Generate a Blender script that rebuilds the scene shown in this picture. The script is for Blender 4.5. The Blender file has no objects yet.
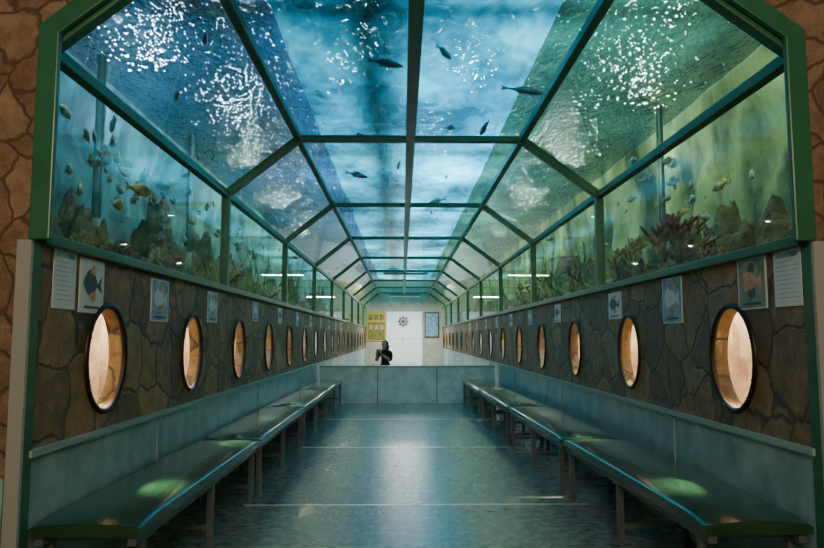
import bpy, bmesh, math, random
from mathutils import Vector, Matrix, noise
random.seed(7)
S = bpy.context.scene
COL = S.collection

# ---------------------------------------------------------------- materials
def new_mat(name):
    m = bpy.data.materials.new(name); m.use_nodes = True
    nt = m.node_tree; nt.nodes.clear()
    out = nt.nodes.new('ShaderNodeOutputMaterial')
    return m, nt, out

def N(nt, t, **kw):
    n = nt.nodes.new(t)
    for k, v in kw.items():
        if k in n.inputs: n.inputs[k].default_value = v
        else: setattr(n, k, v)
    return n

def c4(c): return (c[0], c[1], c[2], 1.0)

def ramp(nt, fac, stops):
    r = nt.nodes.new('ShaderNodeValToRGB')
    while len(r.color_ramp.elements) < len(stops): r.color_ramp.elements.new(0.5)
    for e, (p, c) in zip(r.color_ramp.elements, stops):
        e.position = p; e.color = c4(c)
    nt.links.new(fac, r.inputs['Fac'])
    return r.outputs['Color']

def mapping(nt, scale=(1, 1, 1)):
    tc = nt.nodes.new('ShaderNodeTexCoord')
    mp = nt.nodes.new('ShaderNodeMapping'); mp.inputs['Scale'].default_value = scale
    nt.links.new(tc.outputs['Object'], mp.inputs['Vector'])
    return mp.outputs['Vector']

def simple(name, col, rough=0.5, metal=0.0, col2=None, nscale=6.0, bump=0.0, bscale=None, spec=0.5, stretch=(1, 1, 1), coat=0, lo=.33, hi=.68):
    m, nt, out = new_mat(name)
    p = N(nt, 'ShaderNodeBsdfPrincipled', Roughness=rough, Metallic=metal)
    p.inputs['Specular IOR Level'].default_value = spec
    p.inputs['Coat Weight'].default_value = coat
    p.inputs['Base Color'].default_value = c4(col)
    v = mapping(nt, stretch)
    if col2 is not None:
        n = N(nt, 'ShaderNodeTexNoise', Scale=nscale, Detail=6.0, Roughness=0.62)
        nt.links.new(v, n.inputs['Vector'])
        nt.links.new(ramp(nt, n.outputs['Fac'], [(lo, col), (hi, col2)]), p.inputs['Base Color'])
    if bump:
        n2 = N(nt, 'ShaderNodeTexNoise', Scale=bscale or nscale * 2, Detail=5.0)
        nt.links.new(v, n2.inputs['Vector'])
        b = N(nt, 'ShaderNodeBump', Strength=bump, Distance=0.02)
        nt.links.new(n2.outputs['Fac'], b.inputs['Height'])
        nt.links.new(b.outputs['Normal'], p.inputs['Normal'])
    nt.links.new(p.outputs[0], out.inputs['Surface'])
    return m

def stone_mat(name, stops, scale=3.2, rough=0.55, grout=(0.012, 0.01, 0.007), gw=.03):
    m, nt, out = new_mat(name)
    p = N(nt, 'ShaderNodeBsdfPrincipled', Roughness=rough)
    v = mapping(nt)
    nd = N(nt, 'ShaderNodeTexNoise', Scale=2.5, Detail=4.0)
    nt.links.new(v, nd.inputs['Vector'])
    mx = N(nt, 'ShaderNodeVectorMath', operation='MULTIPLY_ADD')
    mx.inputs[1].default_value = (0.3, 0.3, 0.3)
    nt.links.new(nd.outputs['Color'], mx.inputs[0]); nt.links.new(v, mx.inputs[2])
    ve = N(nt, 'ShaderNodeTexVoronoi', feature='DISTANCE_TO_EDGE', Scale=scale)
    vc = N(nt, 'ShaderNodeTexVoronoi', feature='F1', Scale=scale)
    nt.links.new(mx.outputs[0], ve.inputs['Vector']); nt.links.new(mx.outputs[0], vc.inputs['Vector'])
    nz = N(nt, 'ShaderNodeTexNoise', Scale=11.0, Detail=9.0, Roughness=0.75)
    nt.links.new(v, nz.inputs['Vector'])
    sep = N(nt, 'ShaderNodeSeparateColor'); nt.links.new(vc.outputs['Color'], sep.inputs[0])
    ad = N(nt, 'ShaderNodeMath', operation='MULTIPLY_ADD'); ad.inputs[1].default_value = 0.25
    nt.links.new(sep.outputs[0], ad.inputs[0])
    sc = N(nt, 'ShaderNodeMath', operation='MULTIPLY'); sc.inputs[1].default_value = 0.9
    nt.links.new(nz.outputs['Fac'], sc.inputs[0]); nt.links.new(sc.outputs[0], ad.inputs[2])
    colr = ramp(nt, ad.outputs[0], stops)
    edge = N(nt, 'ShaderNodeMapRange'); edge.inputs['From Min'].default_value = 0.0; edge.inputs['From Max'].default_value = gw
    edge.interpolation_type = 'SMOOTHSTEP'
    nt.links.new(ve.outputs['Distance'], edge.inputs['Value'])
    mix = N(nt, 'ShaderNodeMix', data_type='RGBA')
    nt.links.new(edge.outputs[0], mix.inputs['Factor'])
    nt.links.new(colr, mix.inputs[7])
    mix.inputs[6].default_value = c4(grout)
    nt.links.new(mix.outputs[2], p.inputs['Base Color'])
    hsum = N(nt, 'ShaderNodeMath', operation='MULTIPLY_ADD'); hsum.inputs[1].default_value = 2.5
    nt.links.new(nz.outputs['Fac'], hsum.inputs[0]); nt.links.new(edge.outputs[0], hsum.inputs[2])
    b = N(nt, 'ShaderNodeBump', Strength=0.5, Distance=0.03)
    nt.links.new(hsum.outputs[0], b.inputs['Height']); nt.links.new(b.outputs['Normal'], p.inputs['Normal'])
    nt.links.new(p.outputs[0], out.inputs['Surface'])
    return m

def glass_mat(name, tint, refl=0.55, base=0.04, rough=0.02):
    m, nt, out = new_mat(name)
    tr = N(nt, 'ShaderNodeBsdfTransparent'); tr.inputs[0].default_value = c4(tint)
    gl = N(nt, 'ShaderNodeBsdfGlossy', Roughness=rough); gl.inputs['Color'].default_value = (0.9, 1, 0.97, 1)
    lw = N(nt, 'ShaderNodeLayerWeight', Blend=0.5)
    pw = N(nt, 'ShaderNodeMath', operation='POWER'); pw.inputs[1].default_value = 4.0
    nt.links.new(lw.outputs['Facing'], pw.inputs[0])
    ma = N(nt, 'ShaderNodeMath', operation='MULTIPLY_ADD'); ma.inputs[1].default_value = refl; ma.inputs[2].default_value = base
    nt.links.new(pw.outputs[0], ma.inputs[0])
    mx = N(nt, 'ShaderNodeMixShader')
    nt.links.new(ma.outputs[0], mx.inputs[0]); nt.links.new(tr.outputs[0], mx.inputs[1]); nt.links.new(gl.outputs[0], mx.inputs[2])
    nt.links.new(mx.outputs[0], out.inputs['Surface'])
    return m

def water_mat(name, stops, rough=.1, gl_fac=.35, fs=15.0, bd=.06):
    m, nt, out = new_mat(name)
    v = mapping(nt, (1.0, 0.55, 1.0))
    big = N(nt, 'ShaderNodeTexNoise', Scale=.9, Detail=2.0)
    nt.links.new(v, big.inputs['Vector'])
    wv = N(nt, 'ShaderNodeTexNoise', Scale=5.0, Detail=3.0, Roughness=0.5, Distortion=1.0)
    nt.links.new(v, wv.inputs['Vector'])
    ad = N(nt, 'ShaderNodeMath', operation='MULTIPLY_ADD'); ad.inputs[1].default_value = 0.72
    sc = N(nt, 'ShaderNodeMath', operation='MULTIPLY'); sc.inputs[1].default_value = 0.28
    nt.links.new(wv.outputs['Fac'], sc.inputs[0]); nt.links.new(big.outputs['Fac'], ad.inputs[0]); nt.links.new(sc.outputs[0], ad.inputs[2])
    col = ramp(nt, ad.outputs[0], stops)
    b = N(nt, 'ShaderNodeBump', Strength=1.0, Distance=bd)
    fine = N(nt, 'ShaderNodeTexNoise', Scale=fs, Detail=1.0, Roughness=0.5, Distortion=0.5)
    nt.links.new(v, fine.inputs['Vector'])
    nt.links.new(fine.outputs['Fac'], b.inputs['Height'])
    tl = N(nt, 'ShaderNodeBsdfTranslucent'); nt.links.new(col, tl.inputs[0])
    df = N(nt, 'ShaderNodeBsdfDiffuse'); nt.links.new(col, df.inputs[0])
    gl = N(nt, 'ShaderNodeBsdfGlossy', Roughness=rough); nt.links.new(b.outputs[0], gl.inputs['Normal'])
    m1 = N(nt, 'ShaderNodeMixShader'); m1.inputs[0].default_value = 0.2
    nt.links.new(tl.outputs[0], m1.inputs[1]); nt.links.new(df.outputs[0], m1.inputs[2])
    m2 = N(nt, 'ShaderNodeMixShader'); m2.inputs[0].default_value = gl_fac
    nt.links.new(m1.outputs[0], m2.inputs[1]); nt.links.new(gl.outputs[0], m2.inputs[2])
    nt.links.new(m2.outputs[0], out.inputs['Surface'])
    return m

M = {}
M['green'] = simple('green_painted_steel', (0.016, 0.105, 0.05), 0.4, 0.0, (0.025, 0.145, 0.07), 5, 0.05)
M['green_b'] = simple('green_gloss_frame', (0.018, 0.12, 0.06), 0.35, 0.0, (0.028, 0.16, 0.08), 4)
M['stone'] = stone_mat('crazy_paving_stone_wall', [(0.3, (0.05, 0.030, 0.007)), (0.55, (0.15, 0.093, 0.024)), (0.8, (0.33, 0.22, 0.065))], 3.0, grout=(.045, .030, .010), gw=.05)
M['stone_f'] = stone_mat('facade_flagstone', [(0.3, (0.09, 0.045, 0.025)), (0.55, (0.18, 0.108, 0.062)), (0.8, (0.33, 0.23, 0.15))], 4.6, grout=(0.09, 0.052, 0.031), gw=.06)
M['teal'] = simple('marbled_teal_wainscot', (0.12, 0.25, 0.25), 0.3, 0, (0.30, 0.50, 0.49), 5, 0.08)
M['teal_l'] = simple('pale_marbled_panel', (0.34, 0.5, 0.46), 0.3, 0, (0.6, 0.75, 0.70), 6, 0.05)
M['teal_trim'] = simple('pale_teal_trim', (0.24, 0.38, 0.37), 0.35)
M['jamb'] = simple('pale_grey_jamb', (0.30, 0.33, 0.31), 0.4)
M['floor'] = simple('mottled_teal_vinyl', (0.06, 0.082, 0.068), 0.27, 0, (0.27, 0.30, 0.245), 14, 0.06, 12)
M['strip'] = simple('aluminium_threshold', (0.6, 0.65, 0.6), 0.3, 0.6)
M['vinyl'] = simple('green_bench_vinyl', (0.008, 0.038, 0.015), 0.19, 0, (0.018, 0.060, 0.026), 8, 0.14, 14, coat=0.3)
M['metal'] = simple('grey_bench_steel', (0.12, 0.15, 0.15), 0.4, 0.4)
M['glass'] = glass_mat('tank_glass', (0.80, 0.96, 0.92), .42, .03)
M['glass_c'] = glass_mat('ceiling_glass', (0.70, 0.94, 0.99), 0.35, 0.03)
M['pglass'] = glass_mat('porthole_glass', (0.98, 0.95, 0.9), 0.4, 0.06)
M['bronze'] = simple('dark_bronze_ring', (0.012, 0.009, 0.007), 0.4, 0.3)
M['curtain'] = simple('beige_pleated_lining', (0.42, 0.27, 0.16), 0.6, 0, (0.85, 0.74, 0.57), 4, lo=.38, hi=.62)
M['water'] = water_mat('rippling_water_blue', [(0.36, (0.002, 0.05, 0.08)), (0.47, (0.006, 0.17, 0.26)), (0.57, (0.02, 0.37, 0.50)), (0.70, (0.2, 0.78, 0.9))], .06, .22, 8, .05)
M['waterL'] = water_mat('rippling_water_grey', [(0.35, (0.006, 0.03, 0.07)), (0.5, (0.02, 0.08, 0.18)), (0.68, (0.10, 0.22, 0.40))], .035, .42, 16, .035)
M['waterR'] = water_mat('rippling_water_green', [(0.35, (0.004, 0.022, 0.020)), (0.5, (0.018, 0.07, 0.06)), (0.68, (0.09, 0.24, 0.18))], .035, .42, 16, .035)
M['backL'] = simple('hazy_blue_green_lining', (0.007, 0.042, 0.05), 0.8, 0, (0.11, 0.36, 0.37), 1.7, 0.7, 5, stretch=(1, 1, 0.5), lo=.38, hi=.66)  # mottled lining; underwater depth haze is painted into its noise tones
M['backR'] = simple('hazy_green_lining', (0.016, 0.052, 0.026), 0.8, 0, (0.36, 0.48, 0.22), 1.3, 0.7, 5, stretch=(1, 1, 0.5), lo=.40, hi=.68)  # green lining, with the water's haze put into the colour as well
M['gravel'] = simple('tank_gravel', (0.12, 0.10, 0.06), 0.9, 0, (0.3, 0.27, 0.18), 40, 0.5, 60)
M['rock'] = simple('reef_rock', (0.010, 0.011, 0.006), 0.85, 0, (0.14, 0.105, 0.05), 9, 1.0, 22)
M['coral'] = simple('brown_coral', (0.05, 0.016, 0.009), 0.8, 0, (0.16, 0.065, 0.03), 12, 0.6, 30)
M['coral_y'] = simple('ochre_coral', (0.12, 0.085, 0.025), 0.8, 0, (0.3, 0.24, 0.09), 12, 0.6, 30)
M['coral_p'] = simple('pink_grey_coral', (0.10, 0.05, 0.05), 0.8, 0, (0.28, 0.17, 0.15), 12, 0.6, 30)
M['weed'] = simple('water_weed', (0.03, 0.10, 0.02), 0.6, 0, (0.09, 0.22, 0.04), 9)
M['fish_s'] = simple('silver_fish_skin', (0.08, 0.11, 0.10), 0.35, 0.1, (0.34, 0.38, 0.34), 12)
M['fish_d'] = simple('dark_fish_skin', (0.015, 0.03, 0.04), 0.4, 0, (0.05, 0.08, 0.09), 9)
M['fish_y'] = simple('yellow_fish_skin', (0.07, 0.07, 0.03), 0.5, 0, (0.6, 0.5, 0.18), 22)
M['catwalk'] = simple('dark_blue_catwalk', (0.01, 0.045, 0.09), 0.6, 0, (0.02, 0.08, 0.15), 3)
M['paper'] = simple('sign_paper', (0.5, 0.62, 0.62), 0.45, 0, (.6, .7, .7), 8)
M['paper_b'] = simple('sign_blue_print', (0.03, 0.16, 0.30), 0.4, 0, (0.25, 0.48, 0.60), 9)
M['paper_g'] = simple('sign_green_print', (0.05, 0.14, 0.10), 0.4, 0, (0.25, 0.36, 0.26), 9)
M['pipe'] = simple('grey_filter_pipe', (0.05, 0.1, 0.1), 0.4, 0, (0.12, 0.2, 0.18), 9)
M['ink'] = simple('sign_dark_ink', (0.03, 0.06, 0.08), 0.5)
M['orange'] = simple('sign_orange_fish', (0.42, 0.17, 0.08), 0.5, 0, (.6, .4, .3), 20)
M['white'] = simple('white_door_paint', (0.74, 0.82, 0.86), 0.45)
M['endw'] = simple('end_wall_plaster', (0.3, 0.30, 0.24), 0.7, 0, (0.42, 0.42, 0.34), 4)
M['yellow'] = simple('yellow_notice_frame', (0.5, 0.36, 0.05), 0.5)
M['green_n'] = simple('green_notice_print', (0.01, 0.06, 0.02), 0.5, 0, (0.35, 0.25, 0.04), 9)
M['brown'] = simple('brown_wood', (0.06, 0.03, 0.015), 0.4, 0, (0.1, 0.05, 0.02), 8)
M['dark'] = simple('dark_hall_paint', (0.02, 0.025, 0.03), 0.8)
M['skin'] = simple('skin', (0.55, 0.32, 0.22), 0.5)
M['hair'] = simple('black_hair', (0.012, 0.008, 0.006), 0.4, 0, (0.03, 0.02, 0.012), 20)
M['cloth'] = simple('black_dress', (0.008, 0.008, 0.01), 0.9, 0, (0.02, 0.018, 0.02), 20)
M['lamp'] = simple('lamp_diffuser_white', (0.8, 0.8, 0.78), 0.4)

# ---------------------------------------------------------------- mesh helpers
def finish(bm, name, mats, smooth=False, parent=None, recalc=True):
    if recalc: bmesh.ops.recalc_face_normals(bm, faces=bm.faces)
    me = bpy.data.meshes.new(name); bm.to_mesh(me); bm.free()
    for k in mats: me.materials.append(M[k])
    if smooth:
        for p in me.polygons: p.use_smooth = True
    ob = bpy.data.objects.new(name, me); COL.objects.link(ob)
    if parent: ob.parent = parent
    return ob

def box(bm, x0, x1, y0, y1, z0, z1, mi=0):
    vs = [bm.verts.new((x, y, z)) for x in (x0, x1) for y in (y0, y1) for z in (z0, z1)]
    for f in ((0, 1, 3, 2), (4, 6, 7, 5), (0, 4, 5, 1), (2, 3, 7, 6), (0, 2, 6, 4), (1, 5, 7, 3)):
        bm.faces.new([vs[i] for i in f]).material_index = mi

def beam(bm, p, q, w, h, mi=0, up=Vector((0, 1, 0))):
    p = Vector(p); q = Vector(q); d = (q - p).normalized()
    s = d.cross(up)
    if s.length < 1e-3: s = d.cross(Vector((1, 0, 0)))
    s.normalize(); u = s.cross(d).normalized()
    r = []
    for c in (p, q):
        r.append([bm.verts.new(c + s * a * w / 2 + u * b * h / 2) for a, b in ((-1, -1), (1, -1), (1, 1), (-1, 1))])
    for i in range(4):
        j = (i + 1) % 4
        bm.faces.new((r[0][i], r[0][j], r[1][j], r[1][i])).material_index = mi
    bm.faces.new(r[0]).material_index = mi; bm.faces.new(r[1][::-1]).material_index = mi

def tube(bm, p, q, r0, r1=None, seg=10, mi=0):
    r1 = r0 if r1 is None else r1
    p = Vector(p); q = Vector(q); d = (q - p).normalized()
    s = d.orthogonal().normalized(); u = d.cross(s)
    A = []; B = []
    for i in range(seg):
        a = 2 * math.pi * i / seg; o = s * math.cos(a) + u * math.sin(a)
        A.append(bm.verts.new(p + o * r0)); B.append(bm.verts.new(q + o * r1))
    for i in range(seg):
        j = (i + 1) % seg
        bm.faces.new((A[i], A[j], B[j], B[i])).material_index = mi
    bm.faces.new(A[::-1]).material_index = mi; bm.faces.new(B).material_index = mi

def torus(bm, c, R, r, axis='x', seg=40, ms=10, mi=0, sy=1.0):
    rings = []
    for i in range(seg):
        a = 2 * math.pi * i / seg; ring = []
        for j in range(ms):
            b = 2 * math.pi * j / ms
            rr = R + r * math.cos(b); h = r * math.sin(b)
            if axis == 'x': v = (h, (rr - R + R * sy) * math.cos(a), rr * math.sin(a))
            else: v = (rr * math.cos(a), h, rr * math.sin(a))
            ring.append(bm.verts.new(Vector(c) + Vector(v)))
        rings.append(ring)
    for i in range(seg):
        for j in range(ms):
            k = (i + 1) % seg; l = (j + 1) % ms
            f = bm.faces.new((rings[i][j], rings[k][j], rings[k][l], rings[i][l])); f.material_index = mi; f.smooth = True

def quad(bm, a, b, c, d, mi=0):
    f = bm.faces.new([bm.verts.new(v) for v in (a, b, c, d)]); f.material_index = mi; return f

# ---------------------------------------------------------------- dimensions
XL, XR = -1.57, 1.77          # corridor side walls
CL, CR, CM = -0.93, 1.08, 0.075  # flat ceiling edges, centre beam
Z_W, Z_S, Z_J, Z_C = 0.74, 1.65, 2.49, 3.0
Y0, Y1 = 2.93, 29.6
ARCH = [Y0 + 3.08 * i for i in range(9)] 
TL, TR, Z_T = -2.95, 3.15, 3.75  # tank back walls, water level
YB = 12.76

# ---------------------------------------------------------------- floor
bm = bmesh.new(); box(bm, -4.5, 4.7, -4, Y1, -0.1, 0); finish(bm, 'floor', ['floor'])
bm = bmesh.new()
for y in (5.1, 7.7, 10.3): box(bm, XL + 0.42, XR - 0.42, y - 0.012, y + 0.012, 0.0, 0.004)
finish(bm, 'trim_1', ['strip'])

# ---------------------------------------------------------------- side walls with porthole openings
PL = [3.66 + 1.47 * i for i in range(18)]
PR = [3.64 + 1.66 * i for i in range(16)]
PL = [y for y in PL if y < Y1 - 0.5]; PR = [y for y in PR if y < Y1 - 0.5]
ZP, RP, EY = 1.11, 0.28, .86
def wall_holes(name, x, xo, ys):
    bm = bmesh.new()
    edges = [Y0] + [(a + b) / 2 for a, b in zip(ys, ys[1:])] + [Y1]
    for k, yc in enumerate(ys):
        y0, y1 = edges[k], edges[k + 1]; z0, z1 = Z_W, Z_S
        angs = [2 * math.pi * i / 40 for i in range(40)]
        corners = [math.atan2(z - ZP, y - yc) % (2 * math.pi) for y in (y0, y1) for z in (z0, z1)]
        angs = sorted(angs + corners)
        I = []; O = []; D = []
        for a in angs:
            c, s = math.cos(a), math.sin(a)
            t = min(((y1 - yc) / c if c > 1e-6 else (y0 - yc) / c if c < -1e-6 else 1e9),
                    ((z1 - ZP) / s if s > 1e-6 else (z0 - ZP) / s if s < -1e-6 else 1e9))
            O.append(bm.verts.new((x, yc + c * t, ZP + s * t)))
            I.append(bm.verts.new((x, yc + c * RP * EY, ZP + s * RP)))
            D.append(bm.verts.new((xo, yc + c * RP * EY, ZP + s * RP)))
        n = len(angs)
        for i in range(n):
            j = (i + 1) % n
            bm.faces.new((O[i], O[j], I[j], I[i])); bm.faces.new((I[i], I[j], D[j], D[i]))
    finish(bm, name, ['stone'], recalc=True)
wall_holes('wall_left', XL, XL - 0.09, PL)
wall_holes('wall_right', XR, XR + 0.09, PR)
for nm, x, sg in (('wall_left_wainscot', XL, -1), ('wall_right_wainscot', XR, 1)):
    bm = bmesh.new()
    a, b = sorted((x, x + sg * 0.10)); box(bm, a, b, Y0, Y1, 0, Z_W, 0)
    finish(bm, nm, ['teal'])
for nm, x, sg in (('baseboard_left', XL, 1), ('baseboard_right', XR, -1)):
    bm = bmesh.new()
    a, b = sorted((x, x + sg * 0.018)); box(bm, a, b, Y0, Y1, 0, 0.1, 0)
    finish(bm, nm, ['teal_trim'])
for nm, x, sg in (('trim_2', XL, 1), ('trim_3', XR, -1)):
    bm = bmesh.new()
    a, b = sorted((x, x + sg * 0.02)); box(bm, a, b, Y0, Y1, Z_W - 0.025, Z_W + 0.005, 0)
    for i in range(9):
        y = Y0 + 1.54 + 3.08 * i
        a, b = sorted((x, x + sg * 0.008)); box(bm, a, b, y - 0.015, y + 0.015, 0.1, Z_W - 0.025, 0)
    finish(bm, nm, ['teal_trim'])

# porthole lining galleries (pleated beige backing) behind the openings
def gallery(name, x, sg):
    bm = bmesh.new(); xb = x + sg * 0.42
    n = 900; prev = None
    for i in range(n + 1):
        y = Y0 + .05 + (Y1 - .07 - Y0) * i / n
        xx = xb + 0.016 * math.sin(i * 2.1) 
        a = bm.verts.new((xx, y, 0.72)); b = bm.verts.new((xx, y, 1.54))
        if prev: bm.faces.new((prev[0], a, b, prev[1]))
        prev = (a, b)
    a, b = sorted((x + sg * 0.115, xb + sg * 0.05))
    box(bm, a, b, Y0 + .05, Y1 - .02, 0.70, 0.72); box(bm, a, b, Y0 + .05, Y1 - .02, 1.54, 1.555)
    finish(bm, name, ['curtain'])
gallery('porthole_lining', XL, -1); gallery('porthole_lining', XR, 1)

bm = bmesh.new()
torus(bm, (0, 0, 0), RP - 0.002, 0.017, 'x', 48, 10, 0, EY)
for k in range(8):
    a = 2 * math.pi * (k + .5) / 8
    y, z = (RP) * EY * math.cos(a), (RP) * math.sin(a)
    tube(bm, (-0.021, y, z), (0.021, y, z), 0.006, seg=6, mi=0)
c = [bm.verts.new((0, RP * EY * math.cos(2 * math.pi * i / 40), RP * math.sin(2 * math.pi * i / 40))) for i in range(40)]
bm.faces.new(c).material_index = 1
po = finish(bm, 'porthole_window', ['bronze', 'pglass'], recalc=False)
pm = po.data; bpy.data.objects.remove(po)
for x, ys in ((XL, PL), (XR, PR)):
    for y in ys:
        o = bpy.data.objects.new('porthole_window', pm); o.location = (x, y, ZP); COL.objects.link(o)

# ---------------------------------------------------------------- tunnel steel frame
PROF = [(XL, Z_S), (XL, Z_J), (CL, Z_C), (CR, Z_C), (XR, Z_J), (XR, Z_S)]
bm = bmesh.new()
for k, y in enumerate(ARCH):
    w = 0.07
    for (a, b) in zip(PROF, PROF[1:]):
        beam(bm, (a[0], y, a[1]), (b[0], y, b[1]), w * (0.8 if a[1] == Z_C and b[1] == Z_C else 1), w)
for (x, z) in PROF[1:5]:
    beam(bm, (x, Y0, z), (x, Y1, z), 0.06, 0.06, up=Vector((0, 0, 1)))
beam(bm, (CM, Y0, Z_C), (CM, Y1, Z_C), 0.085, 0.06, up=Vector((0, 0, 1)))
for x in (XL, XR):
    beam(bm, (x, Y0, Z_S - 0.005), (x, Y1, Z_S - 0.005), 0.07, 0.05, up=Vector((0, 0, 1)))
fr = finish(bm, 'aquarium_tunnel_frame', ['green'])
bv = fr.modifiers.new('b', 'BEVEL'); bv.width = 0.006; bv.segments = 2; bv.limit_method = 'ANGLE'

# glass panes
wi = 1
for (a, b) in zip(PROF, PROF[1:]):
    bm = bmesh.new()
    for y, y2 in zip(ARCH, ARCH[1:] + [Y1]):
        quad(bm, (a[0], y + .02, a[1]), (b[0], y + .02, b[1]), (b[0], y2 - .02, b[1]), (a[0], y2 - .02, a[1]))
    finish(bm, 'window_%d' % wi, ['glass_c' if wi == 3 else 'glass']); wi += 1

# ---------------------------------------------------------------- entrance facade with stone cladding
bm = bmesh.new()
yf = Y0 - 0.045
e0 = .045
OP = [(XL + .008, 0), (XL + .008, Z_J + 0.02 + e0), (CL - 0.015, Z_C + .02 + e0), (CR + 0.015, Z_C + .02 + e0), (XR - .008, Z_J + 0.02 + e0), (XR - .008, 0)]
OUT = [(-4.5, 0), (-4.5, 4.3), (CL, 4.3), (CR, 4.3), (4.7, 4.3), (4.7, 0)]
F = [bm.verts.new((x, yf, z)) for x, z in OP]; G = [bm.verts.new((x, yf, z)) for x, z in OUT]
F2 = [bm.verts.new((x, Y0 + .02, z)) for x, z in OP]
for i in range(5):
    bm.faces.new((F[i], F[i + 1], G[i + 1], G[i]))
    bm.faces.new((F[i], F[i + 1], F2[i + 1], F2[i])).material_index = 1
finish(bm, 'wall_entrance', ['stone_f', 'green'])
# mitred entrance arch frame
bm = bmesh.new()
IN = [(XL + .085, Z_S - .02), (XL + .085, Z_J - .0 + e0), (CL + 0.02, Z_C - 0.055 + e0), (CR - 0.02, Z_C - 0.055 + e0), (XR - .085, Z_J - .0 + e0), (XR - .085, Z_S - .02)]
OU = [(XL - .004, Z_S - .02), (XL - .004, Z_J + .035 + e0), (CL - 0.02, Z_C + 0.035 + e0), (CR + 0.02, Z_C + 0.035 + e0), (XR + .004, Z_J + .035 + e0), (XR + .004, Z_S - .02)]
R4 = []
for i in range(6):
    R4.append([bm.verts.new((IN[i][0], yf - .03, IN[i][1])), bm.verts.new((OU[i][0], yf - .03, OU[i][1])), bm.verts.new((OU[i][0], yf + .002, OU[i][1])), bm.verts.new((IN[i][0], yf + .002, IN[i][1]))])
for i in range(5):
    for j in range(4):
        k = (j + 1) % 4
        bm.faces.new((R4[i][j], R4[i + 1][j], R4[i + 1][k], R4[i][k]))
bm.faces.new(R4[0]); bm.faces.new(R4[5][::-1])
e = finish(bm, 'entrance_arch_frame', ['green_b'])
bv = e.modifiers.new('b', 'BEVEL'); bv.width = 0.006; bv.segments = 2; bv.limit_method = 'ANGLE'
bm = bmesh.new()
for x in (XL - 0.022, XR + 0.022): box(bm, x - 0.03, x + 0.03, yf - 0.02, yf - .001, 0, Z_S - 0.02)
finish(bm, 'trim_4', ['jamb'])
bm = bmesh.new()
box(bm, -4.5, XL - 0.06, yf - 0.015, yf, 0, Z_W - .1); box(bm, XR + 0.06, 4.7, yf - 0.015, yf, 0, Z_W - .1)
finish(bm, 'wall_entrance_wainscot', ['teal'])

# ---------------------------------------------------------------- tanks
def sheet(bm, x, sg, y0, y1, z0, z1, amp, mi=0, ny=160, nz=20):
    g = []
    for i in range(ny + 1):
        row = []
        for j in range(nz + 1):
            y = y0 + (y1 - y0) * i / ny; z = z0 + (z1 - z0) * j / nz
            d = noise.noise(Vector((x, y * 1.1, z * 1.1))) * amp + noise.noise(Vector((x, y * 3, z * 3))) * amp * .4
            d = abs(d) * max(0, min(1, (3.6 - z) / .5)) 
            row.append(bm.verts.new((x + sg * d, y, z)))
        g.append(row)
    for i in range(ny):
        for j in range(nz):
            f = bm.faces.new((g[i][j], g[i + 1][j], g[i + 1][j + 1], g[i][j + 1])); f.smooth = True; f.material_index = mi
bm = bmesh.new(); sheet(bm, TL, -1, Y0, Y1, 1.5, 4.2, 0.25); finish(bm, 'wall_tank_left', ['backL'])
bm = bmesh.new(); sheet(bm, TR, 1, Y0, Y1, 1.5, 4.2, 0.25); finish(bm, 'wall_tank_right', ['backR'])
for x0, x1, nm in ((TL + .01, XL - 0.04, 'tank_gravel_bed'), (XR + 0.04, TR - .01, 'tank_gravel_bed')):
    bm = bmesh.new(); box(bm, x0, x1, Y0 + .06, Y1 - .01, 1.56, 1.60); finish(bm, nm, ['gravel'])
# water surface
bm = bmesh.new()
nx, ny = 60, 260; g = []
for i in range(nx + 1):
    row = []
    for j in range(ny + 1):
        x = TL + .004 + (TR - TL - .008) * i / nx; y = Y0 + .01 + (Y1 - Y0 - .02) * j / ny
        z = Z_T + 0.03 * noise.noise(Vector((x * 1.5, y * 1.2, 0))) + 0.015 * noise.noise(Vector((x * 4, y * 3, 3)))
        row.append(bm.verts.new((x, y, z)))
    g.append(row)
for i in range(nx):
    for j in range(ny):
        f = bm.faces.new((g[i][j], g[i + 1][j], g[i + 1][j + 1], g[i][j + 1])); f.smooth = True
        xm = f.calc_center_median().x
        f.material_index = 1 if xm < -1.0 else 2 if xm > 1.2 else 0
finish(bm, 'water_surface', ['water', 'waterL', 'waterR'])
# service catwalk above the water, hung from the hall roof
bm = bmesh.new()
box(bm, -0.40, -0.02, Y0 + .05, Y1 - .05, 3.98, 4.03)
for y in (5.0, 9.4, 13.5, 19.7):
    box(bm, TL + .05, TR - .05, y - 0.12, y + 0.12, 3.98, 4.03)
    for x in (-.36, -.06): tube(bm, (x, y, 4.03), (x, y, 5.6), .012, seg=6)
finish(bm, 'service_catwalk', ['catwalk'])

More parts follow.
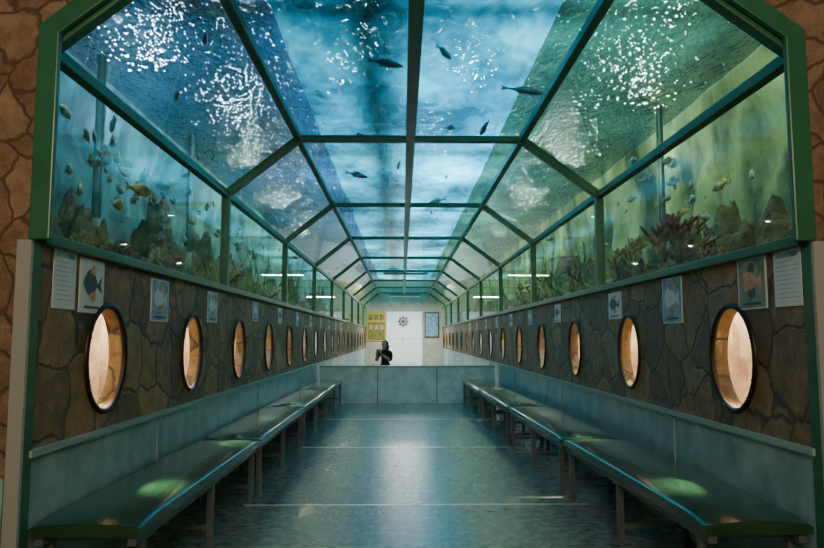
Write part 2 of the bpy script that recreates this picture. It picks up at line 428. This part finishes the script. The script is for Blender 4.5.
def blob(bm, c, r, seed, mi=0, sub=3, amp=.45, xlim=None):
    ret = bmesh.ops.create_icosphere(bm, subdivisions=sub, radius=1.0)
    o = Vector((seed * 3.1, seed * 1.7, seed))
    for v in ret['verts']:
        n = 1 + amp * noise.noise(v.co * 1.6 + o) + amp * .5 * noise.noise(v.co * 4 + o)
        v.co = Vector((v.co.x * r[0] * n, v.co.y * r[1] * n, v.co.z * r[2] * n)) + Vector(c)
        if v.co.z < 1.60: v.co.z = 1.60
        if xlim: v.co.x = max(xlim[0], min(xlim[1], v.co.x))
    for v in ret['verts']:
        for f in v.link_faces: f.smooth = True; f.material_index = mi
def rocks(xb, sg, seed0, hk=1.0):
    rnd = random.Random(seed0)
    lim = sorted((xb + sg * .03, xb + sg * 1.3))
    bm = bmesh.new(); y = Y0 + 0.75; k = 0
    while y < Y1 - .8:
        for (off, r, hh) in ((rnd.uniform(.3, .45), rnd.uniform(.18, .34), rnd.uniform(.9, 2.6) * hk), (rnd.uniform(.65, .95), rnd.uniform(.08, .22), rnd.uniform(.7, 1.6))):
            blob(bm, (xb + sg * off, y + rnd.uniform(-.1, .1), 1.64), (r * .8, r, r * hh), seed0 + k, mi=rnd.choice((0, 0, 0, 1, 2)) if r < .2 else 0, sub=4 if y < 9 else 2, amp=.8, xlim=lim); k += 1
        y += rnd.uniform(.25, .5) if y < 12 else rnd.uniform(.5, 1)
    return finish(bm, 'reef_rockwork', ['rock', 'coral_y', 'coral_p'], smooth=True)
rocks(TL, 1, 12, 1.1); rocks(TR, -1, 47, 1.1)

def branch(bm, p, d, r, L, depth, rnd):
    q = p + d * L; tube(bm, p, q, r, r * .75, 7)
    if depth == 0: return
    for _ in range(rnd.choice((2, 3))):
        nd = (d + Vector((rnd.uniform(-.8, .8), rnd.uniform(-.8, .8), rnd.uniform(-.1, .6)))).normalized()
        branch(bm, q, nd, r * .72, L * rnd.uniform(.65, .9), depth - 1, rnd)
def coral(loc, s, seed, mat='coral'):
    rnd = random.Random(seed); bm = bmesh.new()
    for _ in range(4):
        branch(bm, Vector((rnd.uniform(-.06, .06), rnd.uniform(-.06, .06), 0)) * s, Vector((rnd.uniform(-.5, .5), rnd.uniform(-.5, .5), 1)).normalized(), .035 * s, .2 * s, 3, rnd)
    o = finish(bm, 'branching_coral', [mat], smooth=True); o.location = loc
for (x, y, s, sd, mt) in ((2.2, 5.5, 1.15, 3, 'coral'), (2.2, 6.5, .95, 5, 'coral_y'), (2.1, 4.6, .45, 31, 'coral_p'), (2.1, 9.3, .9, 8, 'weed'), (2.15, 8.1, .9, 33, 'coral'), (2.2, 12, 1, 19, 'coral_y'),
                          (-1.95, 4.2, .5, 22, 'coral_y'), (-2.05, 4.9, .6, 21, 'coral'), (-2.0, 5.7, .65, 23, 'coral_p'), (-2.0, 7.3, .75, 15, 'coral_y'), (-2.0, 8.2, .7, 16, 'coral'), (-2.0, 10, .8, 17, 'weed')):
    coral((x, y, 1.602), s, sd, mt)
def weeds(name_loc, n, h, seed):
    rnd = random.Random(seed); bm = bmesh.new()
    for _ in range(n):
        bx, by = rnd.gauss(0, .08), rnd.gauss(0, .16); a = rnd.uniform(0, 6.28); H = h * rnd.uniform(.6, 1.1); w = .014
        pr = None; ph = rnd.uniform(0, 6)
        for i in range(9):
            t = i / 8; cx = bx + .05 * math.sin(t * 6 + ph) * t; cy = by + .07 * math.cos(t * 5 + ph) * t
            ww = w * (1 - t * .8)
            A = bm.verts.new((cx - ww * math.cos(a), cy - ww * math.sin(a), H * t)); B = bm.verts.new((cx + ww * math.cos(a), cy + ww * math.sin(a), H * t))
            if pr: bm.faces.new((pr[0], pr[1], B, A))
            pr = (A, B)
    o = finish(bm, 'water_weed', ['weed']); o.location = name_loc
for i, (x, y, n, h) in enumerate([(2.1, 7.5, 16, .7), (-2.0, 6.5, 10, .5), (-2.0, 8.9, 18, .8), (2.1, 10.6, 25, .9), (-2., 12.4, 25, 1.), (2.1, 15, 25, 1.), (-2., 16, 25, 1.)]):
    weeds((x, y, 1.6), n, h, 60 + i)
# filter pipes standing against the tank backs
bm = bmesh.new()
for x, y in ((-2.55, 5.6), (-2.5, 7.9), (2.7, 6.9), (2.7, 4.3)):
    tube(bm, (x, y, 1.605), (x, y, 3.6), .024, seg=12); tube(bm, (x, y, 1.9), (x, y, 2.2), .045, seg=12); tube(bm, (x, y + .09, 1.605), (x, y + .09, 3.6), .016, seg=10)
finish(bm, 'tank_filter_pipes', ['pipe'], smooth=True)

# fish
def add_fish(bm, loc, L, H, W, yaw, pitch=0, mi=0):
    R = Matrix.Translation(loc) @ Matrix.Rotation(yaw, 4, 'Z') @ Matrix.Rotation(pitch, 4, 'Y')
    prof = [(0, .02), (.06, .35), (.16, .72), (.3, .97), (.42, 1), (.56, .86), (.7, .58), (.82, .3), (.9, .2)]
    rings = []
    for t, s in prof:
        ring = []
        for k in range(10):
            a = 2 * math.pi * k / 10
            ring.append(bm.verts.new(R @ Vector(((0.5 - t) * L, math.cos(a) * W / 2 * s, math.sin(a) * H / 2 * s))))
        rings.append(ring)
    for a, b in zip(rings, rings[1:]):
        for k in range(10):
            f = bm.faces.new((a[k], a[(k + 1) % 10], b[(k + 1) % 10], b[k])); f.smooth = True; f.material_index = mi
    def poly(pts):
        f = bm.faces.new([bm.verts.new(R @ Vector((p[0] * L, p[1] * W, p[2] * H))) for p in pts]); f.material_index = mi
    poly([(-.38, 0, .08), (-.56, 0, .48), (-.5, 0, 0), (-.56, 0, -.48), (-.38, 0, -.08)])
    poly([(.18, 0, .44), (.05, 0, .74), (-.14, 0, .62), (-.22, 0, .34)])
    poly([(-.02, 0, -.46), (-.14, 0, -.7), (-.24, 0, -.3)])
    poly([(.22, .4, -.1), (.06, .95, -.3), (.12, .42, -.25)]); poly([(.22, -.4, -.1), (.12, -.42, -.25), (.06, -.95, -.3)])
    for s in (-1, 1):
        tube(bm, R @ Vector((.4 * L, s * W * .18, .1 * H)), R @ Vector((.4 * L, s * W * .26, .1 * H)), H * .05, seg=6, mi=1)
big = [ # loc, length, height, width, yaw, mat
    ((1.02, 5.4, 3.23), .40, .05, .05, .1, 'fish_s'), ((-.12, 4.9, 3.25), .26, .05, .05, .2, 'fish_d'),
    ((-1.26, 4.2, 3.12), .2, .06, .04, 1.9, 'fish_d'), ((.30, 4.7, 3.25), .22, .05, .04, 1.0, 'fish_s'),
    ((-1.66, 4.9, 3.0), .18, .06, .04, 2.0, 'fish_d'), ((.78, 6.3, 3.2), .35, .06, .05, 1.7, 'fish_d'),
    ((-.55, 8.2, 3.2), .3, .06, .06, .5, 'fish_d'), ((.5, 9.8, 3.2), .3, .06, .06, 2.5, 'fish_s'),
    ((-1.7, 7.2, 2.9), .25, .08, .06, 1.2, 'fish_s')]
for loc, L, H, W, yaw, mt in big:
    bm = bmesh.new(); add_fish(bm, Vector((0, 0, 0)), L, H, W, 0)
    o = finish(bm, 'aquarium_fish', [mt, 'ink']); o.location = loc; o.rotation_euler = (0, 0.1, yaw)
def school(xr, yr, zr, n, seed, mt, L=.15):
    rnd = random.Random(seed); bm = bmesh.new()
    for _ in range(n):
        l = L * rnd.uniform(.7, 1.3)
        add_fish(bm, Vector((rnd.uniform(*xr), rnd.uniform(*yr), rnd.uniform(*zr))), l, l * .42, l * .16, rnd.choice((1.3, 1.8, -1.5, 2.2, -1.1)) + rnd.uniform(-.3, .3), rnd.uniform(-.25, .25))
    finish(bm, 'fish_school', [mt, 'ink'])
school((-2.1, -1.72), (3.5, 4.9), (2.15, 2.6), 16, 3, 'fish_y', .18)
school((-2.1, -1.8), (3.7, 9.0), (2.0, 2.5), 34, 4, 'fish_s', .13)
school((-2.2, -1.8), (5.5, 12.0), (2.2, 3.1), 24, 5, 'fish_y', .14)
school((2.0, 2.4), (4.6, 11.0), (2.1, 2.8), 26, 6, 'fish_s', .13)
school((2.0, 2.5), (4.4, 8.0), (2.1, 2.6), 10, 26, 'fish_y', .15)
school((-.8, 1.0), (6.5, 13.0), (3.15, 3.45), 8, 9, 'fish_d', .14)

# ---------------------------------------------------------------- benches
def bench(xc, yc, L, W=.46, ang=0):
    bm = bmesh.new(); h = L / 2; w = W / 2
    nu, nv = 14, 40; T = []; 
    for i in range(nu + 1):
        row = []
        for j in range(nv + 1):
            u = -1 + 2 * i / nu; v = -1 + 2 * j / nv
            u = math.copysign(abs(u) ** .7, u); v = math.copysign(abs(v) ** .6, v)
            ev = max(0, (abs(v) * h - (h - .30)) / .30)
            z = .460 - .014 * abs(u) ** 3 - .022 * ev ** 2.2
            row.append(bm.verts.new((u * w, v * h, z)))
        T.append(row)
    for i in range(nu):
        for j in range(nv):
            f = bm.faces.new((T[i][j], T[i + 1][j], T[i + 1][j + 1], T[i][j + 1])); f.smooth = True
    loop = [T[i][0] for i in range(nu + 1)] + [T[nu][j] for j in range(1, nv + 1)] + [T[i][nv] for i in range(nu - 1, -1, -1)] + [T[0][j] for j in range(nv - 1, 0, -1)]
    low = [bm.verts.new((v.co.x, v.co.y, .395)) for v in loop]
    n = len(loop)
    for k in range(n):
        bm.faces.new((loop[k], loop[(k + 1) % n], low[(k + 1) % n], low[k]))
    bm.faces.new(low)
    for sx in (-1, 1):
        a, b = sorted((sx * (w - .02), sx * (w - .055))); box(bm, a, b, -h + .02, h - .02, .355, .395, 1)
    for yy in (-h + .12, 0, h - .12):
        box(bm, -w + .055, w - .055, yy - .018, yy + .018, .355, .395, 1)
        for sx in (-1, 1):
            a, b = sorted((sx * (w - .02), sx * (w - .055))); box(bm, a, b, yy - .018, yy + .018, 0.0, .355, 1)
        box(bm, -w + .055, w - .055, yy - .012, yy + .012, .10, .125, 1)
    o = finish(bm, 'waiting_bench', ['vinyl', 'metal']); o.location = (xc, yc, 0); o.rotation_euler = (0, 0, ang)
n = 4; LL = (YB - .12 - 2.90) / n
for i in range(n):
    yc = 2.90 + LL * (i + .5)
    bench(XL + .255, yc, LL - .03)
    t = i / (n - 1)
    bench(XR - .285 - .14 * t, yc, LL - .03, ang=math.radians(.8))

# ---------------------------------------------------------------- half-height barrier
bm = bmesh.new()
box(bm, XL + .035, XR - .035, YB, YB + .12, 0, .66, 0); box(bm, XL + .035, XR - .035, YB - .02, YB + .14, .66, .69, 1)
for x in (-.45, .65): box(bm, x - .008, x + .008, YB - .006, YB, 0, .66, 2)
finish(bm, 'half_height_partition', ['teal_l', 'teal_trim', 'metal'])

# ---------------------------------------------------------------- signs
def sign(side, y, w, h, ztop, kind):
    sg = 1 if side == 'L' else -1
    x = XL + .001 if side == 'L' else XR - .001
    bm = bmesh.new()
    def bx(u0, u1, v0, v1, t0, t1, mi): box(bm, t0, t1, u0, u1, v0, v1, mi)
    bx(-w / 2, w / 2, -h, 0, 0, .004, 0)
    if kind == 'text':
        bx(-w * .4, w * .4, -h * .13, -h * .05, .004, .005, 1)
        for i in range(9):
            bx(-w * .4, w * (.4 if i % 3 else .2), -h * (.2 + i * .08) - .003, -h * (.2 + i * .08), .004, .005, 1)
    else:
        bx(-w * .45, w * .45, -h * (.82 if kind == 'fishw' else .97), -h * .03, .004, .005, {'fish': 1, 'orange': 4, 'fishw': 0}[kind])
        n = 20; pts = []
        for i in range(n + 1):
            t = i / n; pts.append((-.38 + .58 * t, .26 * math.sin(math.pi * t) ** .8))
        pts += [(.40, .18), (.34, 0), (.40, -.18)]
        for i in range(n - 1, 0, -1):
            t = i / n; pts.append((-.38 + .58 * t, -.24 * math.sin(math.pi * t) ** .8))
        f = bm.faces.new([bm.verts.new((.007, p[0] * w, -h * .45 + p[1] * h)) for p in pts]); f.material_index = {'orange': 3, 'fish': 0, 'fishw': 2}[kind]
        for s in (1, -1):
            f = bm.faces.new([bm.verts.new((.0075, a * w, -h * .45 + s * b * h)) for a, b in ((-.15, .2), (.0, .36), (.14, .3), (.12, .14))]); f.material_index = {'orange': 2, 'fish': 5, 'fishw': 3}[kind]
        bx(-w * .3, w * .3, -h * .92, -h * .87, .005, .006, 2)
    o = finish(bm, 'fish_information_sign', ['paper', 'paper_b', 'ink', 'orange', 'paper_g', 'fish_y'], recalc=False)
    o.location = (x, y, ztop)
    if sg < 0: o.rotation_euler = (0, 0, math.pi)
zt = Z_S - .03
sign('L', 3.17, .21, .27, zt, 'text'); sign('L', 3.45, .27, .27, zt - .01, 'fishw')
sign('L', 4.42, .32, .27, zt - .03, 'fish'); sign('L', 5.65, .30, .25, zt - .03, 'fish')
for i in range(8): sign('L', 7.3 + 1.47 * i, .26, .2, zt - .03, 'fishw' if i % 2 else 'fish')
sign('R', 3.08, .22, .26, zt, 'text'); sign('R', 3.40, .28, .26, zt, 'orange')
sign('R', 4.42, .32, .30, zt - .01, 'fish'); sign('R', 5.62, .34, .22, zt - .03, 'fishw')
for i in range(7): sign('R', 7.7 + 1.66 * i, .28, .2, zt - .03, 'fish' if i % 2 else 'fishw')

# ---------------------------------------------------------------- far end
bm = bmesh.new(); box(bm, -4.5, 4.7, Y1, Y1 + .12, 0, 4.3); finish(bm, 'wall_back', ['endw'])
YD = Y1 - .002
bm = bmesh.new()
dx0, dx1 = -.62, .82
box(bm, dx0, dx1, YD - .06, YD, 0, 2.25, 0)
for a, b in ((dx0 + .05, (dx0 + dx1) / 2 - .03), ((dx0 + dx1) / 2 + .03, dx1 - .05)):
    box(bm, a, b, YD - .085, YD - .06, .08, 1.05, 0); box(bm, a, b, YD - .085, YD - .06, 1.15, 2.15, 0)
box(bm, dx0 - .06, dx0, YD - .09, YD, 0, 2.32, 0); box(bm, dx1, dx1 + .06, YD - .09, YD, 0, 2.32, 0); box(bm, dx0, dx1, YD - .09, YD, 2.25, 2.32, 0)
tube(bm, (.04, YD - .14, 1.0), (.04, YD - .14, 1.2), .015, mi=1)
finish(bm, 'door_1', ['white', 'metal'])
bm = bmesh.new(); cy = Y1 - .13
torus(bm, (.05, cy, 1.9), .17, .02, 'y', 32, 8)
torus(bm, (.05, cy, 1.9), .05, .025, 'y', 20, 8)
for k in range(8):
    a = math.pi * k / 4; d = Vector((math.cos(a), 0, math.sin(a)))
    tube(bm, Vector((.05, cy, 1.9)) + d * .04, Vector((.05, cy, 1.9)) + d * .26, .013, .016, 8)
finish(bm, 'ship_wheel', ['brown'], smooth=True)
bm = bmesh.new()
box(bm, -1.52, -.70, YD - .04, YD, 1.05, 2.3, 0); box(bm, -1.48, -.74, YD - .045, YD - .04, 1.09, 1.86, 1)
for i in range(3):
    box(bm, -1.45 + .24 * i, -1.25 + .24 * i, YD - .05, YD - .045, 1.95, 2.2, 1)
    box(bm, -1.42 + .24 * i, -1.27 + .24 * i, YD - .05, YD - .045, 1.55, 1.75, 2)
finish(bm, 'notice_board', ['yellow', 'green_n', 'orange'])
bm = bmesh.new()
box(bm, .98, 1.60, YD - .04, YD, 1.2, 2.3, 0); box(bm, 1.03, 1.55, YD - .05, YD - .04, 1.25, 2.25, 1)
finish(bm, 'notice_board', ['brown', 'paper_b'])
bm = bmesh.new()
box(bm, -.5, .7, 27.0, 27.25, 2.86, 2.93, 0); box(bm, -.5, .7, 27.02, 27.23, 2.82, 2.86, 1)
finish(bm, 'added_strip_lamp', ['metal', 'lamp'])
bm = bmesh.new()
box(bm, -.5, .7, 18.3, 18.45, 2.92, 2.96, 0); box(bm, -.48, .68, 18.32, 18.43, 2.90, 2.92, 1)
finish(bm, 'added_strip_lamp', ['metal', 'lamp'])  # body for the added fill light over the far corridor
# hall roof + outer walls
bm = bmesh.new(); box(bm, -4.5, 4.7, Y0 - .1, Y1, 5.6, 5.7); finish(bm, 'ceiling', ['dark'])
for nm, x in (('wall_outer_left', -4.5), ('wall_outer_right', 4.6)):
    bm = bmesh.new(); box(bm, x, x + .1, Y0 - .1, Y1, 0, 5.6); finish(bm, nm, ['dark'])

# ---------------------------------------------------------------- kneeling woman
def skin(name, pts, edges, mats, root=0, parent=None, sub=2):
    me = bpy.data.meshes.new(name); me.from_pydata([p[:3] for p in pts], edges, []); me.update()
    for k in mats: me.materials.append(M[k])
    o = bpy.data.objects.new(name, me); COL.objects.link(o)
    s = o.modifiers.new('skin', 'SKIN'); s.use_smooth_shade = True
    for i, p in enumerate(pts):
        r = p[3]; r = r if isinstance(r, tuple) else (r, r)
        me.skin_vertices[0].data[i].radius = r; me.skin_vertices[0].data[i].use_root = (i == root)
    m2 = o.modifiers.new('sub', 'SUBSURF'); m2.levels = sub; m2.render_levels = sub
    if parent: o.parent = parent
    return o
W = bpy.data.objects.new('kneeling_woman', None); COL.objects.link(W)
P = [(0, 0, .50, (.14, .11)), (0, 0, .62, (.105, .085)), (0, -.01, .75, (.125, .09)), (0, 0, .86, (.10, .07)), (0, -.005, .93, .045), (0, -.01, .99, .045),
     (-.15, 0, .85, .055), (-.20, -.08, .66, .040), (-.075, -.26, .80, .026),
     (.15, 0, .85, .055), (.20, -.08, .66, .040), (.075, -.26, .80, .026),
     (-.09, 0, .44, .095), (-.11, -.10, .085, .062), (-.10, .26, .055, .038), (-.10, .34, .05, .03), (-.10, .40, .03, .022),
     (.09, 0, .44, .095), (.11, -.10, .085, .062), (.10, .26, .055, .038), (.10, .34, .05, .03), (.10, .40, .03, .022)]
E = [(0, 1), (1, 2), (2, 3), (3, 4), (4, 5), (3, 6), (6, 7), (7, 8), (3, 9), (9, 10), (10, 11), (0, 12), (12, 13), (13, 14), (14, 15), (15, 16), (0, 17), (17, 18), (18, 19), (19, 20), (20, 21)]
body = skin('body', P, E, ['cloth'], parent=W)
dg = bpy.context.evaluated_depsgraph_get(); dg.update()
bme = bpy.data.meshes.new_from_object(body.evaluated_get(dg))
body.modifiers.clear(); body.data = bme
bme.materials.clear(); bme.materials.append(M['cloth']); bme.materials.append(M['skin'])
for p in bme.polygons:
    p.use_smooth = True
    c = p.center
    p.material_index = 1 if (c.z > .925 or c.y < -.13 and c.z > .6) else 0
# head
bm = bmesh.new()
r = bmesh.ops.create_uvsphere(bm, u_segments=24, v_segments=18, radius=1)
for v in r['verts']:
    x, y, z = v.co
    k = 1 - .28 * max(0, -z) ** 1.5
    X, Y, Z = x * .073 * k, y * .09 * (1 - .12 * max(0, -z)), z * .108
    if y < -.75 and abs(x) < .22 and -.35 < z < .1: Y -= .016 * (1 - abs(x) / .22)
    if y < -.6 and .0 < z < .28 and .2 < abs(x) < .5: Y += .007
    if y < -.7 and abs(x) < .35 and -.62 < z < -.42: Y -= .005
    v.co = (X, Y, Z)
for s in (-1, 1):
    r2 = bmesh.ops.create_icosphere(bm, subdivisions=2, radius=.011)
    for v in r2['verts']:
        v.co += Vector((s * .027, -.078, .012))
        for f in v.link_faces: f.material_index = 1
    r3 = bmesh.ops.create_icosphere(bm, subdivisions=2, radius=.02)
    for v in r3['verts']: v.co = Vector((v.co.x * .35 + s * .072, v.co.y * .7, v.co.z * 1.2 - .005))
h = finish(bm, 'head', ['skin', 'ink'], smooth=True, parent=W); h.location = (0, -.02, 1.035)
bm = bmesh.new()
r = bmesh.ops.create_uvsphere(bm, u_segments=24, v_segments=18, radius=1)
for v in r['verts']:
    x, y, z = v.co
    Z = z * .112; Y = y * .098 + .012; X = x * .083
    if z < 0 : Z = z * .26; Y = max(Y, .0) + .012; X *= 1.1
    if y < -.55 and z < .45: Y = -.03
    v.co = (X, Y, Z)
hr = finish(bm, 'hair', ['hair'], smooth=True, parent=W); hr.location = (0, -.015, 1.04)
for s in (-1, 1):
    hp = [(s * .075, -.26, .80, (.024, .018)), (s * .06, -.30, .83, (.034, .016)), (s * .05, -.325, .855, (.034, .014))]
    skin('hand', hp, [(0, 1), (1, 2)], ['skin'], parent=W)
    for k, ln in enumerate((.052, .06, .056, .044)):
        bx = s * (.072 - .016 * k); b = Vector((bx, -.325, .858))
        p1 = b + Vector((-s * .006, -.006, ln * .5)); p2 = p1 + Vector((-s * .008, .012, ln * .35)); p3 = p2 + Vector((-s * .006, .014, ln * .12))
        skin('finger', [(*b, .0085), (*p1, .008), (*p2, .0075), (*p3, .0065)], [(0, 1), (1, 2), (2, 3)], ['skin'], parent=W, sub=1)
    t0 = Vector((s * .045, -.30, .835)); t1 = t0 + Vector((-s * .02, .01, .02)); t2 = t1 + Vector((-s * .008, .004, .025))
    skin('thumb', [(*t0, .011), (*t1, .0095), (*t2, .008)], [(0, 1), (1, 2)], ['skin'], parent=W, sub=1)
bm = bmesh.new(); box(bm, -.07, .07, -.318, -.308, .86, .935); ph = finish(bm, 'phone', ['ink'], parent=W)
W.location = (-.40, 16.4, 0); W.rotation_euler = (0, 0, math.radians(-28))

# ---------------------------------------------------------------- lights
def area(name, loc, size, sizey, power, color, direction=(0, 0, -1), spread=180):
    l = bpy.data.lights.new(name, 'AREA'); l.shape = 'RECTANGLE'; l.size = size; l.size_y = sizey; l.energy = power; l.color = color
    l.spread = math.radians(spread)
    o = bpy.data.objects.new(name, l); COL.objects.link(o); o.location = loc
    d = Vector(direction).normalized()
    z = -d
    x = Vector((0, 1, 0)) if abs(d.y) < .5 and abs(d.x) > .3 else Vector((1, 0, 0))
    yv = z.cross(x).normalized(); x = yv.cross(z).normalized()
    o.rotation_euler = Matrix((x, yv, z)).transposed().to_euler()
    return o
bays = [Y0 + 3.08 * (i + .5) for i in range(9)]
tops = [((.38, .92, 1), 210), ((.36, .86, 1), 300), ((.42, .86, 1), 430), ((.5, .9, 1), 430), ((.75, 1, 1), 430), ((.85, 1, .95), 420), ((.9, 1, .9), 420), ((.9, 1, .9), 420), ((.9, 1, .9), 420)]
for y, (c, p) in zip(bays, tops):
    area('tank_top_lamp', (0.45, y, 5.0), 2.4, 1.6, p, c)
for i, y in enumerate(bays):  # unseen lights added to brighten the tank back walls, facing away from camera
    area('tank_fill_left', (-1.79, y, 3.45), 1.6, .12, 18 if i < 2 else 26, (.55, .90, 1) if i < 2 else (.9, 1, .65), (-1, 0, -.75))
    area('tank_fill_right', (1.99, y, 3.45), 1.6, .12, 23, (.9, 1, .62), (1, 0, -.75))
# small unseen lights added under the surface to make glints on the ripples
for x, y, p, c in ((-2.1, 5.2, 6, (.68, .76, 1)), (-2.6, 6.8, 17, (.68, .74, 1)), (-2.2, 8.6, 16, (.7, .8, 1)), (-2.5, 11.0, 12, (.85, 1, .85)), (-2.5, 14.0, 11, (.85, 1, .85)), (-2.5, 17.5, 11, (.85, 1, .85)),
                   (2.4, 5.6, 5, (.8, 1, .95)), (2.8, 7.8, 12, (.85, 1, .95)), (2.6, 10.8, 12, (.9, 1, .8)), (2.6, 14.0, 11, (.9, 1, .85)), (2.6, 17.5, 11, (.85, 1, .95)),
                   (.75, 7.4, 3, (.6, .9, 1)), (-.6, 7.4, 2.5, (.6, .9, 1)), (.5, 10.6, 3, (.7, .95, 1))):
    area('added_glint_light', (x, y, 3.12), .08, .08, p, c, (0, -.25, 1))
# porthole gallery lamps
for k in range(5):
    y = Y0 + (Y1 - Y0) * (k + .5) / 5
    area('porthole_lamp_left', (XL - .13, y, 1.5), (Y1 - Y0) / 5 * .98, .04, 60, (1, .80, .56), (-1, 0, -.9))
    area('porthole_lamp_right', (XR + .13, y, 1.5), (Y1 - Y0) / 5 * .98, .04, 60, (1, .80, .56), (1, 0, -.9))
for x, sg, ys in ((XL, -1, PL), (XR, 1, PR)):
    for k, y in enumerate(ys[:8]):
        area('porthole_spot', (x + sg * .36, y + .06, 1.44), .05, .05, 4.5, (1, .80, .66), (-sg * .60, -.14, -.98), 24)
area('entrance_hall_lamp', (0.0, -1.6, 3.0), 1.5, .6, 130, (1, .76, .50), (0, 1, -.35))
area('end_hall_lamp', (.1, 27.12, 2.81), 1.1, .18, 260, (1, .97, .9))
area('mid_hall_fill', (.1, 18.38, 2.89), 1.1, .1, 50, (1, .97, .9))  # added light, brightens the corridor beyond the partition
wd = bpy.data.worlds.new('world'); S.world = wd; wd.use_nodes = True
wd.node_tree.nodes['Background'].inputs[0].default_value = (.40, .3, .22, 1); wd.node_tree.nodes['Background'].inputs[1].default_value = .25

# ---------------------------------------------------------------- camera
cd = bpy.data.cameras.new('camera'); cam = bpy.data.objects.new('camera', cd); COL.objects.link(cam)
cd.sensor_width = 36; cd.lens = 680 * 36 / 824; cd.clip_start = .05; cd.clip_end = 100
cam.location = (0, 0, 1.22)
cam.rotation_euler = (math.radians(90 + 5.3), 0, math.radians(-.84))
S.camera = cam
